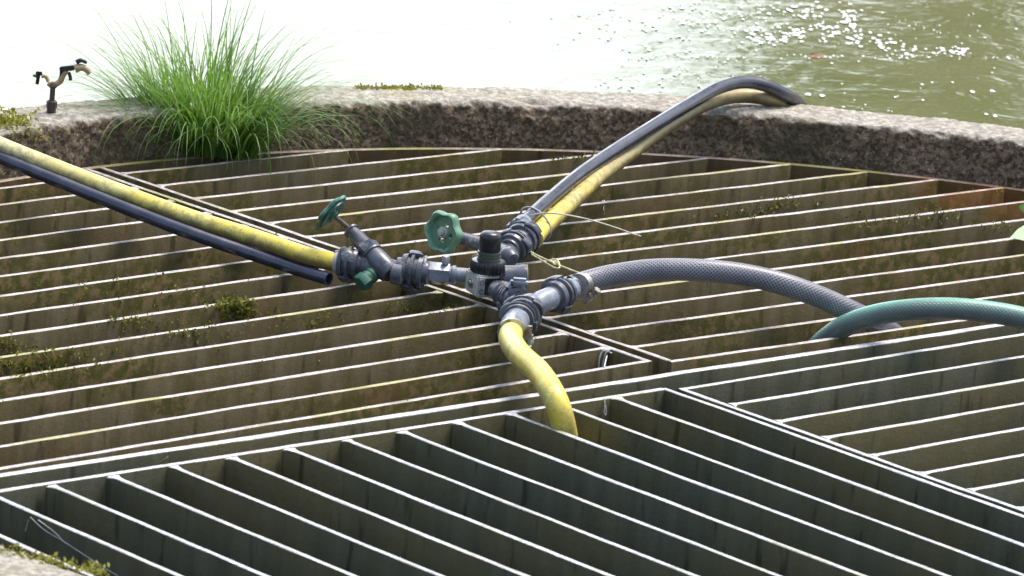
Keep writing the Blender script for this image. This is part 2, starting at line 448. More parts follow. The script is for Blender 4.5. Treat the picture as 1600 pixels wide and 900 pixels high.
def clip_u(c, t, lo, hi, ax='u'):
    """line v = c + t*(u-2.8) (or u = c + t*(v-2.7)), ends clipped to the round frame; world points"""
    ref = 2.8 if ax == 'u' else 2.7
    f = (lambda s: Vector((wu(s), wv(c + t * (s - ref)), 0))) if ax == 'u' else (lambda s: Vector((wu(c + t * (s - ref)), wv(s), 0)))
    ss = [lo + (hi - lo) * i / 800 for i in range(801)]
    ok = [s for s in ss if f(s).length < RC]
    if len(ok) < 8: return None
    return f(ok[0]), f(ok[-1])
AVO, BVO, BVT, DVO, DVT = 2.7315, 2.74624, -.01726, 2.69947, .00675
hw = BW / 2 / H
panels = []
def panel(label, mat, root_at, edges, bars, skew=0):
    t = thing('grating_panel', root_at, label, 'metal grating', 'steel grating panels over the basin')
    for i, (p, q) in enumerate(edges):
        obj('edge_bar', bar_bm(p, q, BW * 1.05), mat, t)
    for p, q, w_at in bars:
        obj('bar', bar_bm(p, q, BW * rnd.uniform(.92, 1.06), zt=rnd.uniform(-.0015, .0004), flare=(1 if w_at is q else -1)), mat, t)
    return t
def pt(u, v): return Vector((wu(u), wv(v), 0))
# A: upper left
oA, sA, tA, a00 = 2.74318, .04371, .02419, 2.74629
def avx(v): return AVO + BVT * (v - 2.7)
e, b = [], []
s0 = clip_u(a00, tA, 1.6, avx(a00) - hw); e.append(s0)
s1 = clip_u(AVO, BVT, a00 + tA * (avx(a00) - 2.8) - hw, 3.6, 'v'); e.append(s1)
for k in range(1, 20):
    c = oA + k * sA; s = clip_u(c, tA, 1.6, avx(c) - hw * 1.2)
    if s: b.append((s[0], s[1], s[1]))
panel('grimy upper left grating panel with mossy bars, ending at the slanting seam', M['steel_dirty'], s0[1], e, b)
# B: upper right
oB, sB, tB = 2.73469, .04388, -.02881
def bvx(v): return BVO + BVT * (v - 2.7)
e, b = [], []
s0 = clip_u(oB, tB, bvx(oB) - hw, 3.9); e.append(s0)
s1 = clip_u(BVO, BVT, oB + tB * (BVO - 2.8) + hw, 3.6, 'v'); e.append(s1)
for k in range(1, 20):
    c = oB + k * sB; s = clip_u(c, tB, bvx(c) + hw * 1.2, 3.9)
    if s: b.append((s[0], s[1], s[0]))
panel('brownish far grating panel between the slanting seam and the pond side of the rim', M['steel_dirty'], s0[0], e, b)
# D: right front
oD, sD, tD = 2.67766, .04551, .00269
def dvx(v): return DVO + DVT * (v - 2.7)
e, b = [], []
s0 = clip_u(oD, tD, dvx(oD) - hw, 3.9); e.append(s0)
s1 = clip_u(DVO, DVT, 1.5, oD - hw, 'v'); e.append(s1)
for k in range(1, 26):
    c = oD - k * sD; s = clip_u(c, tD, dvx(c) + hw * 1.2, 3.9)
    if s: b.append((s[0], s[1], s[0]))
panel('grey right front grating panel with long bars rising to the right', M['steel_clean'], s0[0], e, b)
# C: front left, bars at right angles
oC, sC, tC = 2.6892, .0485, .00628
oCU, tCU = 2.68278, -.01108
e, b = [], []
c0x = oC + tC * (oCU - 2.7)
s0 = clip_u(oCU, tCU, 1.5, c0x - hw); e.append(s0)
s1 = clip_u(oC, tC, 1.5, oCU + hw * .9, 'v'); e.append(s1)
for k in range(1, 26):
    c = oC - k * sC; s = clip_u(c, tC, 1.5, oCU + tCU * (c - 2.8) - hw * 1.2, 'v')
    if s: b.append((s[0], s[1], s[1]))
panel('dark front grating panel whose bars run crosswise, down to the right', M['steel_clean'], s0[1], e, b)
# T: the carrying bar between the panels
s = clip_u(2.70681, -.01484, 1.5, 3.9)
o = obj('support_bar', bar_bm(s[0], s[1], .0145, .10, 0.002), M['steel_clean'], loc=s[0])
tag(o, 'thick bright steel bar running between the front and the rear grating panels', 'steel bar')
# round frame
bm = bmesh.new(); n = 240; sec = [(RAD - .004, -.06), (RAD - .004, -.004), (RAD - .002, -.002), (RAD + .003, -.002), (RAD + .004, -.004), (RAD + .004, -.06)]
V = [[bm.verts.new(((r + noise.noise(Vector((math.cos(2*math.pi*j/n)*4, math.sin(2*math.pi*j/n)*4, 1))) * .004) * math.cos(2*math.pi*j/n), r * math.sin(2*math.pi*j/n), z)) for r, z in sec] for j in range(n)]
for j in range(n):
    for i in range(6): bm.faces.new((V[j][i], V[j][(i+1) % 6], V[(j+1) % n][(i+1) % 6], V[(j+1) % n][i]))
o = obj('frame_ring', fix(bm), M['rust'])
tag(o, 'thin rusty steel ring framing the grating along the concrete rim', 'steel ring')
BVH = BVHTree.FromPolygons(ALLV, ALLF)
def hit(px, py):
    d = (FW + RT * ((px - 800) / FPX) + UP * ((450 - py) / FPX)).normalized()
    loc, nor, i, dist = BVH.ray_cast(CAM, d)
    return loc, nor

# ------------------------------------------------------------------ hoses
def hose(name, pts, r, mat, label, seg=22, hollow=0, cat='hose', group=None):
    t = thing(name, pts[0], label, cat, group)
    obj('tube', tube(bmesh.new(), pts, r, seg, 12, hollow=hollow), mat, t); return t
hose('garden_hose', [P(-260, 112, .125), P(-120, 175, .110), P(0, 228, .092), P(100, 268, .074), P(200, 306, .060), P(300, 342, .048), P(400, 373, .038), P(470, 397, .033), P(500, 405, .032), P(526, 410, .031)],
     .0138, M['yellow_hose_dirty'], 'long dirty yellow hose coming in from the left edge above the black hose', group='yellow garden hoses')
hose('garden_hose', [P(-260, 134, .110), P(-120, 194, .090), P(0, 246, .078), P(100, 287, .062), P(200, 327, .047), P(300, 365, .033), P(400, 399, .018), P(465, 421, .012), P(514, 436, .0095)],
     .0098, M['black_hose'], 'thin black hose lying below the yellow one with a cut open end', hollow=.7, group='black garden hoses')
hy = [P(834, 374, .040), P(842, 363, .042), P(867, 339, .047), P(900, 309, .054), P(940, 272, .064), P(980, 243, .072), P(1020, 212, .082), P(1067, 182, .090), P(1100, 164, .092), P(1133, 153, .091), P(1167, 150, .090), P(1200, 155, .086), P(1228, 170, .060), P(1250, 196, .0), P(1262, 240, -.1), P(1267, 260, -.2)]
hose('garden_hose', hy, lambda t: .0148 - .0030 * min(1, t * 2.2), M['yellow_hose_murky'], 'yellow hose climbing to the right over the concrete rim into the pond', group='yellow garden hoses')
hb = [P(812, 354, .056), P(822, 345, .060), P(850, 319, .066), P(900, 277, .076), P(950, 242, .087), P(1000, 210, .099), P(1050, 179, .111), P(1085, 158, .117), P(1117, 140, .121), P(1148, 130, .122), P(1175, 129, .119), P(1202, 136, .110), P(1227, 148, .094), P(1249, 162, .066), P(1266, 186, .01), P(1280, 226, -.1), P(1285, 252, -.2)]
hose('garden_hose', hb, .0106, M['black_hose'], 'black hose arching beside a yellow one over the concrete rim into the pond', group='black garden hoses')
hose('braided_hose', [P(893, 448, .042), P(925, 438, .050), P(960, 430, .058), P(1020, 422, .070), P(1090, 422, .076), P(1160, 429, .074), P(1225, 444, .064), P(1285, 466, .045), P(1335, 489, .024), P(1372, 507, .004), P(1400, 526, -.03), P(1420, 545, -.08)],
     .0165, M['braid'], 'grey braided hose arching from the coupling to the right and down between the bars', group='braided hoses')
hose('braided_hose', [P(1235, 600, -.09), P(1262, 560, -.045), P(1290, 530, -.010), P(1325, 507, .020), P(1370, 492, .042), P(1425, 484, .058), P(1485, 482, .066), P(1550, 488, .066), P(1610, 500, .060), P(1690, 525, .045), P(1760, 560, .02)],
     .0160, M['braid_green'], 'green tinted braided hose rising from the bars at the right edge', group='braided hoses')
hose('garden_hose', [P(812, 500, .040), P(802, 514, .043), P(798, 532, .045), P(814, 556, .050), P(842, 582, .050), P(862, 612, .042), P(874, 640, .024), P(881, 668, -.002), P(886, 700, -.04), P(888, 730, -.10)],
     .0168, M['yellow_hose'], 'short bright yellow hose bending down from the lowest coupling between the front bars', group='yellow garden hoses')

# ------------------------------------------------------------------ fittings
def coupling(parent, p, axis, r, mat, lugs=3, L=None, rot=0.3, name='claw_coupling'):
    """a claw coupling: collar, groove, two flanges and hooked lugs"""
    L = L or r * 1.25; a = Vector(axis).normalized(); p = Vector(p)
    bm = bmesh.new()
    lathe(bm, p, a, [(-.62*L, .55*r), (-.60*L, .66*r), (-.42*L, .70*r), (-.38*L, .90*r), (-.20*L, .95*r), (-.17*L, .82*r), (-.06*L, .82*r), (-.03*L, 1.0*r), (.07*L, 1.0*r), (.10*L, .80*r), (.22*L, .80*r), (.25*L, .92*r), (.40*L, .88*r), (.44*L, .66*r), (.60*L, .62*r), (.62*L, .5*r)], 36)
    c = obj(name, fix(bm), mat, parent)
    x, y, _ = frame(a)
    for i in range(lugs):
        lb = bmesh.new(); th0 = 2 * math.pi * i / lugs + rot
        # one bent hook: an arc of the collar that steps over the groove
        n = 8; R2 = []
        for j in range(n + 1):
            t = j / n; th = th0 - .42 + .95 * t; rd = x * math.cos(th) + y * math.sin(th)
            hk = 1.17 - .10 * abs(t - .5) * 2; wl = -.34 + .20 * t; wh = .10 + .26 * t
            sec = [(.84, wl), (hk - .06, wl), (hk, wl + .07), (hk, wh - .07), (hk - .06, wh), (.84, wh)]
            R2.append([lb.verts.new(p + rd * r * k_ + a * z_ * L) for k_, z_ in sec])
        for A_, B_ in zip(R2, R2[1:]):
            for q_ in range(6): lb.faces.new((A_[q_], A_[(q_+1) % 6], B_[(q_+1) % 6], B_[q_]))
        lb.faces.new(R2[0][::-1]); lb.faces.new(R2[-1])
        obj('lug', fix(lb), mat, c)
    return c
def clamp(parent, p, axis, r, screw_dir, mat=None, name='hose_clamp'):
    bm = bmesh.new(); a = Vector(axis).normalized()
    lathe(bm, Vector(p) - a * .006, a, [(0, r), (0, r + .0015), (.012, r + .0015), (.012, r)], 32)
    c = obj(name, fix(bm), mat or M['metal'], parent)
    rd = Vector(screw_dir); rd = (rd - a * rd.dot(a)).normalized(); tg = a.cross(rd); q = Vector(p) + rd * (r + .005)
    sb = bmesh.new(); box(sb, q, (tg, rd, a), (.008, .004, .0065), .001)
    cyl(sb, q - tg * .016, q + tg * .012, .0042, seg=14); cyl(sb, q - tg * .019, q - tg * .016, .006, seg=6)
    obj('screw', fix(sb), mat or M['metal'], c); return c
def handwheel(parent, p, axis, r, mat, th=.008):
    """lobed wheel with a dished web, four openings and a hub screw"""
    a = Vector(axis).normalized(); x, y, _ = frame(a)
    lob = lambda t: 1 + .075 * math.cos(6 * t)
    bm = bmesh.new()
    # outer rim as a lobed band
    rings = []
    prof = [(.74, -.4), (.78, -.75), (.90, -1.0), (1.0, -.7), (1.03, 0), (1.0, .7), (.92, 1.0), (.82, .8), (.78, .2)]
    for k, z in prof:
        ring = []
        for i in range(72):
            t = 2 * math.pi * i / 72; l = lob(t) if k > .85 else 1 + .02 * math.cos(6 * t)
            ring.append(bm.verts.new(Vector(p) + a * z * th + (x * math.cos(t) + y * math.sin(t)) * r * k * l))
        rings.append(ring)
    for j in range(len(rings)):
        A_, B_ = rings[j], rings[(j+1) % len(rings)]
        for i in range(72): bm.faces.new((A_[i], A_[(i+1) % 72], B_[(i+1) % 72], B_[i]))
    wheel = obj('handwheel', fix(bm), mat, parent)
    wb = bmesh.new()
    # web: four broad spokes with openings between them
    def sector(r0, r1, t0, t1, z0, z1, n=6):
        f = []
        for z in (z0, z1):
            row = [wb.verts.new(Vector(p) + a * z + (x * math.cos(t0 + (t1-t0)*i/n) + y * math.sin(t0 + (t1-t0)*i/n)) * r0) for i in range(n+1)]
            row2 = [wb.verts.new(Vector(p) + a * z + (x * math.cos(t0 + (t1-t0)*i/n) + y * math.sin(t0 + (t1-t0)*i/n)) * r1) for i in range(n+1)]
            f.append((row, row2))
        (a0, a1), (b0, b1) = f
        for i in range(n):
            wb.faces.new((a0[i], a0[i+1], a1[i+1], a1[i])); wb.faces.new((b0[i], b1[i], b1[i+1], b0[i+1]))
            wb.faces.new((a0[i], b0[i], b0[i+1], a0[i+1])); wb.faces.new((a1[i], a1[i+1], b1[i+1], b1[i]))
        wb.faces.new((a0[0], a1[0], b1[0], b0[0])); wb.faces.new((a0[n], b0[n], b1[n], a1[n]))
    for k in range(4):
        t = k * math.pi / 2 + .5
        sector(.20 * r, .80 * r, t - .42, t + .50, -.006, -.0015)
    sector(  .50 * r, .79 * r, 0, 2 * math.pi * .999, -.0062, -.0017, 40)
    obj('web', fix(wb), mat, wheel, smooth=False)
    hb_ = bmesh.new(); lathe(hb_, Vector(p) - a * .010, a, [(0, .30*r), (.012, .30*r), (.014, .26*r), (.014, .15*r), (.017, .14*r), (.018, .10*r)], 20)
    obj('hub', fix(hb_), M['block'] if mat is M['green'] else mat, wheel)
    return wheel

# --- left valve
z0 = .031
vL = P(548, 411, z0); vR = P(644, 424, z0); ax = (vR - vL).normalized()
V1 = thing('globe_valve', P(600, 425, 0), 'grey angle valve at the end of the long yellow hose, green wheel seen edge on', 'valve', 'grey valves with green handwheels')
cl = P(520, 409, z0)
b = bmesh.new(); lathe(b, cl, ax, [(0, .0105), (.004, .0155), (.010, .0155), (.012, .0135), (.018, .0135)], 28)
obj('hose_socket', fix(b), M['strap'], V1)
coupling(V1, P(545, 411, z0), ax, .0245, M['pvc'], rot=.2, L=.036)
b = bmesh.new(); pB = P(566, 414, z0)
lathe(b, pB, ax, [(0, .0165), (.004, .0185), (.020, .0180), (.034, .0170), (.048, .0135), (.070, .0135), (.072, .0150)], 28)
cyl(b, P(612, 428, z0) , P(628, 430, z0), .0148)
body = obj('valve_body', fix(b), M['pvc'], V1)
# ribs and lettering-free pads of the body
bo = P(606, 424, z0)                                        # where the bonnet meets the body
top = P(545, 356, .075)
bax = (top - bo).normalized(); BL = (top - bo).length
b = bmesh.new()
lathe(b, bo - bax * .008, bax, [(0, .0120), (.006, .0165), (.034, .0165), (.046, .0150), (.0465, .0172), (.050, .0172)], 30)
obj('bonnet', fix(b), M['pvc'], V1)
b = bmesh.new(); lathe(b, bo + bax * .0425, bax, [(0, .0168), (.001, .0178), (.013, .0178), (.014, .0165)], 6, rot=.3)
obj('hex_nut', fix(b), M['pvc'], V1)
b = bmesh.new(); lathe(b, bo + bax * .056, bax, [(0, .0135), (.004, .0125), (.022, .0118), (.026, .0105), (BL - .0655, .0098), (BL - .065, .0118), (BL - .0615, .0118)], 26)
obj('gland', fix(b), M['pvc'], V1)
wc = P(516, 332, .098)
b = bmesh.new(); cyl(b, top - bax * .004, wc, .0036, seg=14)
obj('stem', fix(b), M['rod'], V1)
# wheel axis follows the stem; seen almost edge on
wax = (-RT * .75 + UP * .66 + FW * .20).normalized()
handwheel(V1, wc, wax, .0300, M['teal'], .0034)
b = bmesh.new()
dp = P(592, 421, .030); da = (-RT * .70 - UP * .55 - FW * .45).normalized()
lathe(b, dp, da, [(0, .0100), (.012, .0105), (.013, .0118), (.017, .0118), (.018, .0105), (.020, .0105), (.021, .0118), (.024, .0118)], 26)
pl = obj('drain_plug', fix(b), M['teal'], V1)
b = bmesh.new(); lathe(b, dp + da * .024, da, [(0, .0125), (.002, .0138), (.013, .0138), (.015, .0122)], 6, rot=.2)
obj('hex_cap', fix(b), M['teal'], pl)
coupling(V1, P(645, 424, z0), ax, .0265, M['pvc'], lugs=2, rot=1.15, L=.040)

# --- pressure regulator
z1 = .030
V2 = thing('pressure_regulator', P(760, 470, 0), 'pressure regulator with square pale grey block, ribbed ring and black domed cap', 'regulator')
hx0 = P(662, 425, z1); hx1 = P(740, 432, z1); ha = (hx1 - hx0).normalized()
b = bmesh.new(); lathe(b, hx0, ha, [(-.004, .020), (0, .0245), (.003, .0245), (.0032, .0140)], 30)
obj('flange', fix(b), M['pvc_light'], V2)
b = bmesh.new(); lathe(b, hx0 + ha * .002, ha, [(0, .0158), (.002, .0165), (.034, .0165), (.036, .0150)], 6, rot=.52)
obj('hex_pipe', fix(b), M['pvc_light'], V2)
b = bmesh.new(); lathe(b, hx0 + ha * .036, ha, [(0, .0120), (.004, .0120), (.006, .0138), (.010, .0138), (.012, .0112), ((hx1 - hx0).length - .034, .0112)], 28)
obj('pipe', fix(b), M['pvc_light'], V2)
yb = R(24)
d1 = (Xr * math.cos(yb) + Yf * math.sin(yb)); d2 = (-Xr * math.sin(yb) + Yf * math.cos(yb))
bc = P(745, 466, .012) + d1 * .0245 + d2 * .0245 + Zu * .0165
b = bmesh.new(); box(b, bc, (d1, d2, Zu), (.0245, .0245, .0165), .0025)
blk = obj('block', fix(b), M['block'], V2)
b = bmesh.new(); lathe(b, bc - d1 * .0240, -d1, [(0, .0075), (.0025, .0070), (.0028, .0045), (.0050, .0040), (.0050, .0010), (.003, .0005)], 16)
obj('screw', fix(b), M['metal'], blk)
for s_ in (.0075, -.0060):
    b = bmesh.new(); q = bc - d2 * .0242 - d1 * .0185 + Zu * s_
    lathe(b, q, -d2, [(0, .0045), (.002, .0045), (.0022, .0028), (.0002, .0026)], 18)
    obj('port_ring', fix(b), M['pvc_light'], blk)
b = bmesh.new(); box(b, bc - d2 * .0250 + d1 * .004, (d1, d2, Zu), (.0175, .0010, .0125), .0006)
obj('side_plate', fix(b), M['black'], blk)
tc = bc + Zu * .0165
b = bmesh.new(); lathe(b, tc - Zu * .001, Zu, [(0, .0225), (.003, .0255), (.013, .0258), (.018, .0240), (.019, .0190)], 96, lobes=lambda t: 1 + .030 * (1 if math.sin(24 * t) > 0 else -1))
obj('ribbed_ring', fix(b), M['black'], V2)
b = bmesh.new(); lathe(b, tc + Zu * .017, Zu, [(0, .0175), (.004, .0175), (.0045, .0165), (.006, .0165), (.0065, .0172), (.008, .0172), (.0085, .0163), (.010, .0163), (.0105, .0172), (.013, .0172), (.0135, .0150), (.016, .0150)], 36)
obj('neck', fix(b), M['olive'], V2)
b = bmesh.new(); lathe(b, tc + Zu * .031, Zu, [(0, .0150), (.002, .0162), (.021, .0158), (.0255, .0148), (.028, .0122), (.0292, .007), (.0294, .0)], 36)
cap = obj('cap', fix(b), M['black'], V2)
b = bmesh.new(); cyl(b, P(696, 412, .046), P(697, 400, .058), .0058, seg=4)
obj('port_plug', fix(b), M['strap'], V2)
# gauge behind the block, lying on its side
gc = P(806, 434, .050); ga = (Xr * .98 + Yf * .10 + Zu * .02).normalized()
b = bmesh.new(); lathe(b, gc - ga * .018, ga, [(0, .013), (.001, .0172), (.022, .0180), (.026, .0195), (.032, .0195), (.033, .0172), (.031, .0165)], 40)
gg = obj('pressure_gauge', fix(b), M['pvc'], V2)
b = bmesh.new(); lathe(b, gc + ga * .0145, ga, [(0, .0196), (.0012, .0202), (.0016, .0185)], 40)
obj('gauge_rim', fix(b), M['tan'], gg)
b = bmesh.new(); cyl(b, bc + d1 * .02 + Zu * .005, gc - ga * .012, .007)
obj('gauge_pipe', fix(b), M['pvc'], V2)

# --- distributor: union, Y piece and two couplings
V3 = thing('y_distributor', P(825, 500, 0), 'grey plastic Y piece joining the regulator, the braided hose and the short yellow hose', 'hose distributor')
u0 = P(775, 452, .032); u1 = P(832, 484, .036); ua = (u1 - u0).normalized(); UL = (u1 - u0).length
b = bmesh.new(); lathe(b, u0, ua, [(0, .0115), (.002, .0135), (.010, .0150), (.022, .0155), (.023, .0180), (.030, .0180), (.032, .0160), (.040, .0160)], 30)
obj('union_pipe', fix(b), M['pvc'], V3)
coupling(V3, u0 + ua * UL * .50, ua, .0235, M['pvc'], lugs=3, rot=-.4, L=.032)
b = bmesh.new(); nd = P(812, 441, .062)
box(b, nd, (Xr, Yf, Zu), (.013, .008, .0060), .004)
obj('clip', fix(b), M['pvc_light'], V3)
yc = P(826, 480, .038)
b = bmesh.new()
bmesh.ops.create_uvsphere(b, u_segments=24, v_segments=16, radius=.0195, matrix=Matrix.Translation(yc))
q0 = P(903, 448, .043); qa = (q0 - yc).normalized(); QL = (q0 - yc).length
lathe(b, yc, qa, [(0, .0125), (.018, .0125), (.026, .0140), (.032, .0165), (QL - .02, .0165)], 28)
w0 = P(806, 506, .041); wa = (w0 - yc).normalized(); WL = (w0 - yc).length
lathe(b, yc - wa * .018, wa, [(0, .012), (.004, .0175), (.020, .0180), (WL + .016, .0170), (WL + .020, .0140)], 28)
obj('y_body', fix(b), M['pvc_light'], V3)
coupling(V3, yc + qa * QL * .60, qa, .0245, M['pvc'], lugs=2, rot=.95, L=.046)
coupling(V3, yc + wa * WL * .42, wa, .0275, M['pvc'], lugs=3, rot=.5, L=.036)
coupling(V3, P(810, 499, .0425), (P(803, 512, .043) - P(818, 488, .041)), .0255, M['pvc'], lugs=2, rot=2.6, L=.022)
b = bmesh.new(); tube(b, [yc + wa * WL * .3, P(812, 496, .041), P(803, 508, .0435), P(800, 516, .0445)], lambda t: .0188, 26, 6)
obj('elbow', fix(b), M['pvc_light'], V3)
clamp(V3, P(907, 446, .045), qa, .0172, -Zu * .6 - Yf + Xr * .2)
hd = (P(798, 532, .045) - P(802, 514, .043)).normalized()
clamp(V3, P(800, 519, .0445), hd, .0188, Xr - Yf * .6 + Zu * .0)
b = bmesh.new(); s_ = P(827, 531, .030)
lathe(b, s_, (Xr * .3 - Yf * .2 - Zu), [(0, .003), (.001, .0065), (.006, .0065), (.010, .003)], 6); box(b, s_ + Zu * .004 - Xr * .004, (Xr, Yf, Zu), (.009, .004, .004), .001)
obj('clamp_screw', fix(b), M['metal'], V3)

# --- rear valve
z3 = .042
V4 = thing('globe_valve', P(790, 415, 0), 'grey valve behind the regulator whose scalloped green handwheel faces left', 'valve', 'grey valves with green handwheels')
r0 = P(775, 412, .030); r1 = P(833, 368, .050); ra = (r1 - r0).normalized(); RL = (r1 - r0).length
b = bmesh.new(); lathe(b, r0, ra, [(0, .012), (.003, .0155), (.030, .0165), (.05, .0150), (RL, .0140)], 28)
obj('valve_body', fix(b), M['pvc'], V4)
coupling(V4, P(803, 385, .044), ra, .0245, M['pvc'], lugs=3, rot=.7, L=.030)
coupling(V4, P(818, 372, .048), ra, .0270, M['pvc'], lugs=2, rot=2.2, L=.030)
b = bmesh.new(); lathe(b, P(790, 397, .052), (P(808, 410, .048) - P(790, 397, .052)), [(0, .011), (.006, .0135), (.018, .0125), (.024, .009), (.025, .004)], 22)
obj('drain_knob', fix(b), M['pvc'], V4)
h2 = P(693, 363, .070); st1 = P(764, 386, .046); sa = (h2 - st1).normalized(); SL = (h2 - st1).length
b = bmesh.new(); lathe(b, st1, sa, [(0, .012), (.030, .0110), (.044, .0095), (SL - .022, .0090), (SL - .020, .0110), (SL - .014, .0110), (SL - .013, .006), (SL, .005)], 26)
obj('stem', fix(b), M['pvc'], V4)
b = bmesh.new(); cyl(b, st1 - sa * .02, P(795, 398, .042), .013)
obj('bonnet', fix(b), M['pvc'], V4)
wax2 = (-Xr * .60 - Yf * .80 + Zu * .10).normalized()
handwheel(V4, h2 , wax2, .0305, M['green'], .0080)
b = bmesh.new(); pp = [P(735, 412, .020), P(738, 398, .040), P(752, 392, .048), P(756, 410, .030)]
V_ = [b.verts.new(q) for q in pp]; b.faces.new(V_)
bmesh.ops.solidify(b, geom=b.faces[:], thickness=.002)
obj('label_flag', fix(b), M['cloth'], V4)
b = bmesh.new(); hbn = (hb[1] - hb[0]).normalized(); lathe(b, hb[0] - hbn * .012, hbn, [(0, .010), (.003, .0145), (.016, .0145), (.018, .0132), (.030, .0132)], 26)
for th in (0, 1.6, 3.2, 4.8):
    x, y, a_ = frame(hbn); rd = x * math.cos(th) + y * math.sin(th); box(b, hb[0] + rd * .0145 - hbn * .004, (hbn.cross(rd), rd, hbn), (.004, .003, .008), .001)
obj('hose_socket', fix(b), M['pvc_light'], V4)
# strap round both hoses and its long tail
ctr = (P(837, 345, .052)); ay = (hb[2] - hb[1]).normalized()
V5 = thing('cable_tie', ctr, 'pale cable tie round the black and yellow hoses with a long loose tail', 'cable tie')
x, y, a_ = frame(ay); b = bmesh.new(); ring = []
A1, B1 = P(829, 340, .0585), P(845, 358, .043)
md = (A1 + B1) / 2; e1 = (A1 - B1).normalized(); e2 = ay.cross(e1).normalized()
loop = [md + e1 * .0290 * math.cos(t) + e2 * .0180 * math.sin(t) for t in [2*math.pi*i/20 for i in range(21)]]
tube(b, loop, .0016, 8, 3); obj('loop', fix(b), M['strap'], V5)
b = bmesh.new(); tube(b, [P(830, 336, .075), P(850, 333, .082), P(880, 335, .085), P(920, 343, .075), P(960, 355, .058), P(985, 364, .042), P(1001, 369, .030)], .0011, 8)
obj('tail', fix(b), M['cloth'], V5)
V6 = thing('twine', P(835, 395, .02), 'knotted straw coloured twine between rear valve and braided hose', 'twine')
b = bmesh.new()
tube(b, [P(828, 393, .035), P(845, 402, .025), P(870, 413, .014), P(895, 423, .012), P(916, 430, .020)], .0015, 8)
tube(b, [P(830, 397, .032), P(848, 408, .022), P(866, 418, .012), P(874, 418, .012), P(872, 408, .014), P(862, 404, .016)], .0013, 8)
tube(b, [P(868, 408, .014), P(872, 412, .018), P(868, 414, .014), P(864, 410, .016), P(868, 408, .014)], .0013, 8)
obj('strand', fix(b), M['twine'], V6)

# ------------------------------------------------------------------ sprinkler on the rim
zr = .074; sb = P(80, 176, zr)
V7 = thing('sprinkler', sb, 'small impact sprinkler on brown riser standing on the rim', 'sprinkler')
k = .00104
b = bmesh.new(); lathe(b, sb - Zu * .004, Zu, [(0, .0072), (.010, .0072), (.012, .0085), (.022, .0085), (.024, .006)], 8)
cyl(b, sb + Zu * .018, sb + Zu * .042, .0042, seg=16)
obj('riser', fix(b), M['brown'], V7)
def Q(px, py, d=0): return P(px, py, zr) + (Zu * 0) if False else sb + (Xr * (px - 80) + Zu * (176 - py)) * k + Yf * d + Zu * ((px - 80) * .084 * k)
b = bmesh.new(); lathe(b, Q(80, 138), Zu, [(0, .005), (.004, .0080), (.008, .006), (.010, .004)], 16)
obj('collar', fix(b), M['brown'], V7)
b = bmesh.new(); tube(b, [Q(72, 130), Q(80, 133), Q(90, 128), Q(94, 118), Q(99, 111)], lambda t: .0048, 12)
tube(b, [Q(62, 120), Q(68, 120), Q(73, 128)], .0030, 10)
obj('arm', fix(b), M['tan'], V7)
b = bmesh.new(); box(b, Q(100, 107), ((Xr + Zu * .2).normalized(), Yf, (Zu - Xr * .2).normalized()), (.012, .006, .0042), .0015)
tube(b, [Q(102, 113), Q(105, 120), Q(106, 126)], .0028, 10); box(b, Q(93, 116), (Xr, Yf, Zu), (.004, .004, .006), .001)
obj('body', fix(b), M['black'], V7)
b = bmesh.new(); tube(b, [Q(112, 108), Q(120, 106), Q(128, 109), Q(134, 116)], lambda t: .0070 - .003 * t, 12)
obj('nozzle', fix(b), M['tan'], V7)
b = bmesh.new(); tube(b, [Q(113, 98), Q(120, 95), Q(129, 99)], lambda t: .0042 - .0015 * t, 10)
obj('deflector', fix(b), M['black'], V7)
b = bmesh.new(); tube(b, [Q(49, 118), Q(54, 120), Q(60, 120)], .0022, 8); cyl(b, Q(57, 121), Q(56, 132), .0030, seg=10); box(b, Q(58, 115), (Xr, Yf, Zu), (.0050, .004, .0032), .001)
obj('spring_arm', fix(b), M['black'], V7)

# ------------------------------------------------------------------ grass tuft
def blades(n, base, spread, lens, width, lean, bm=None, seed=3, tone=.3, bend=1.0, dirbias=None):
    r = random.Random(seed); bm = bm or bmesh.new()
    tl = bm.verts.layers.float.get('tone') or bm.verts.layers.float.new('tone')
    for i in range(n):
        ang = r.uniform(0, 2 * math.pi); rad = math.sqrt(r.random()); d = Xr * math.cos(ang) + Yf * math.sin(ang)
        bp = base + Xr * math.cos(ang) * rad * spread[0] + Yf * math.sin(ang) * rad * spread[1]
        a2 = ang + r.gauss(0, .7); d = Xr * math.cos(a2) + Yf * math.sin(a2) * .8
        if dirbias: d = (d + dirbias * r.random()).normalized()
        L = r.uniform(*lens) * (1 - .12 * rad); le = min(1.5, abs(r.gauss(lean[0], lean[1])) + .35 * rad * lean[2])
        w_ = width * r.uniform(.6, 1.2); drop = r.uniform(.35, 1.3) * bend; s = d.cross(Zu).normalized()
        s = (s + d * r.uniform(-.6, .6)).normalized()
        p = bp.copy(); el = math.pi / 2 - le * .55; prev = None; N = 9; tn = r.random() * tone + (.45 if r.random() < .10 else 0)
        for j in range(N + 1):
            t = j / N; w2 = w_ * (1 - t ** 1.8) * (.65 + .35 * min(1, t * 6)) + .00012
            a = bm.verts.new(p - s * w2 / 2); b_ = bm.verts.new(p + s * w2 / 2)
            a[tl] = b_[tl] = tn * (.4 + .6 * t)
            if prev: bm.faces.new((prev[0], prev[1], b_, a))
            prev = (a, b_)
            el -= (drop * (.3 + le) * 2.0) / N * t * 1.4
            p = p + (d * math.cos(el) + Zu * math.sin(el)) * (L / N)
    return bm
gb = P(318, 244, .0) - Yf * .0
T1 = thing('grass_tuft', gb, 'big bright green sedge tuft growing between the grating and the concrete rim', 'grass tuft')
bm = blades(720, gb + Yf * .03, (.080, .035), (.08, .205), .0036, (.20, .22, 1.3), seed=3, tone=.4)
bm = blades(330, gb + Yf * .03, (.085, .04), (.19, .35), .0030, (.50, .34, 1.3), bm, seed=5, tone=.35)
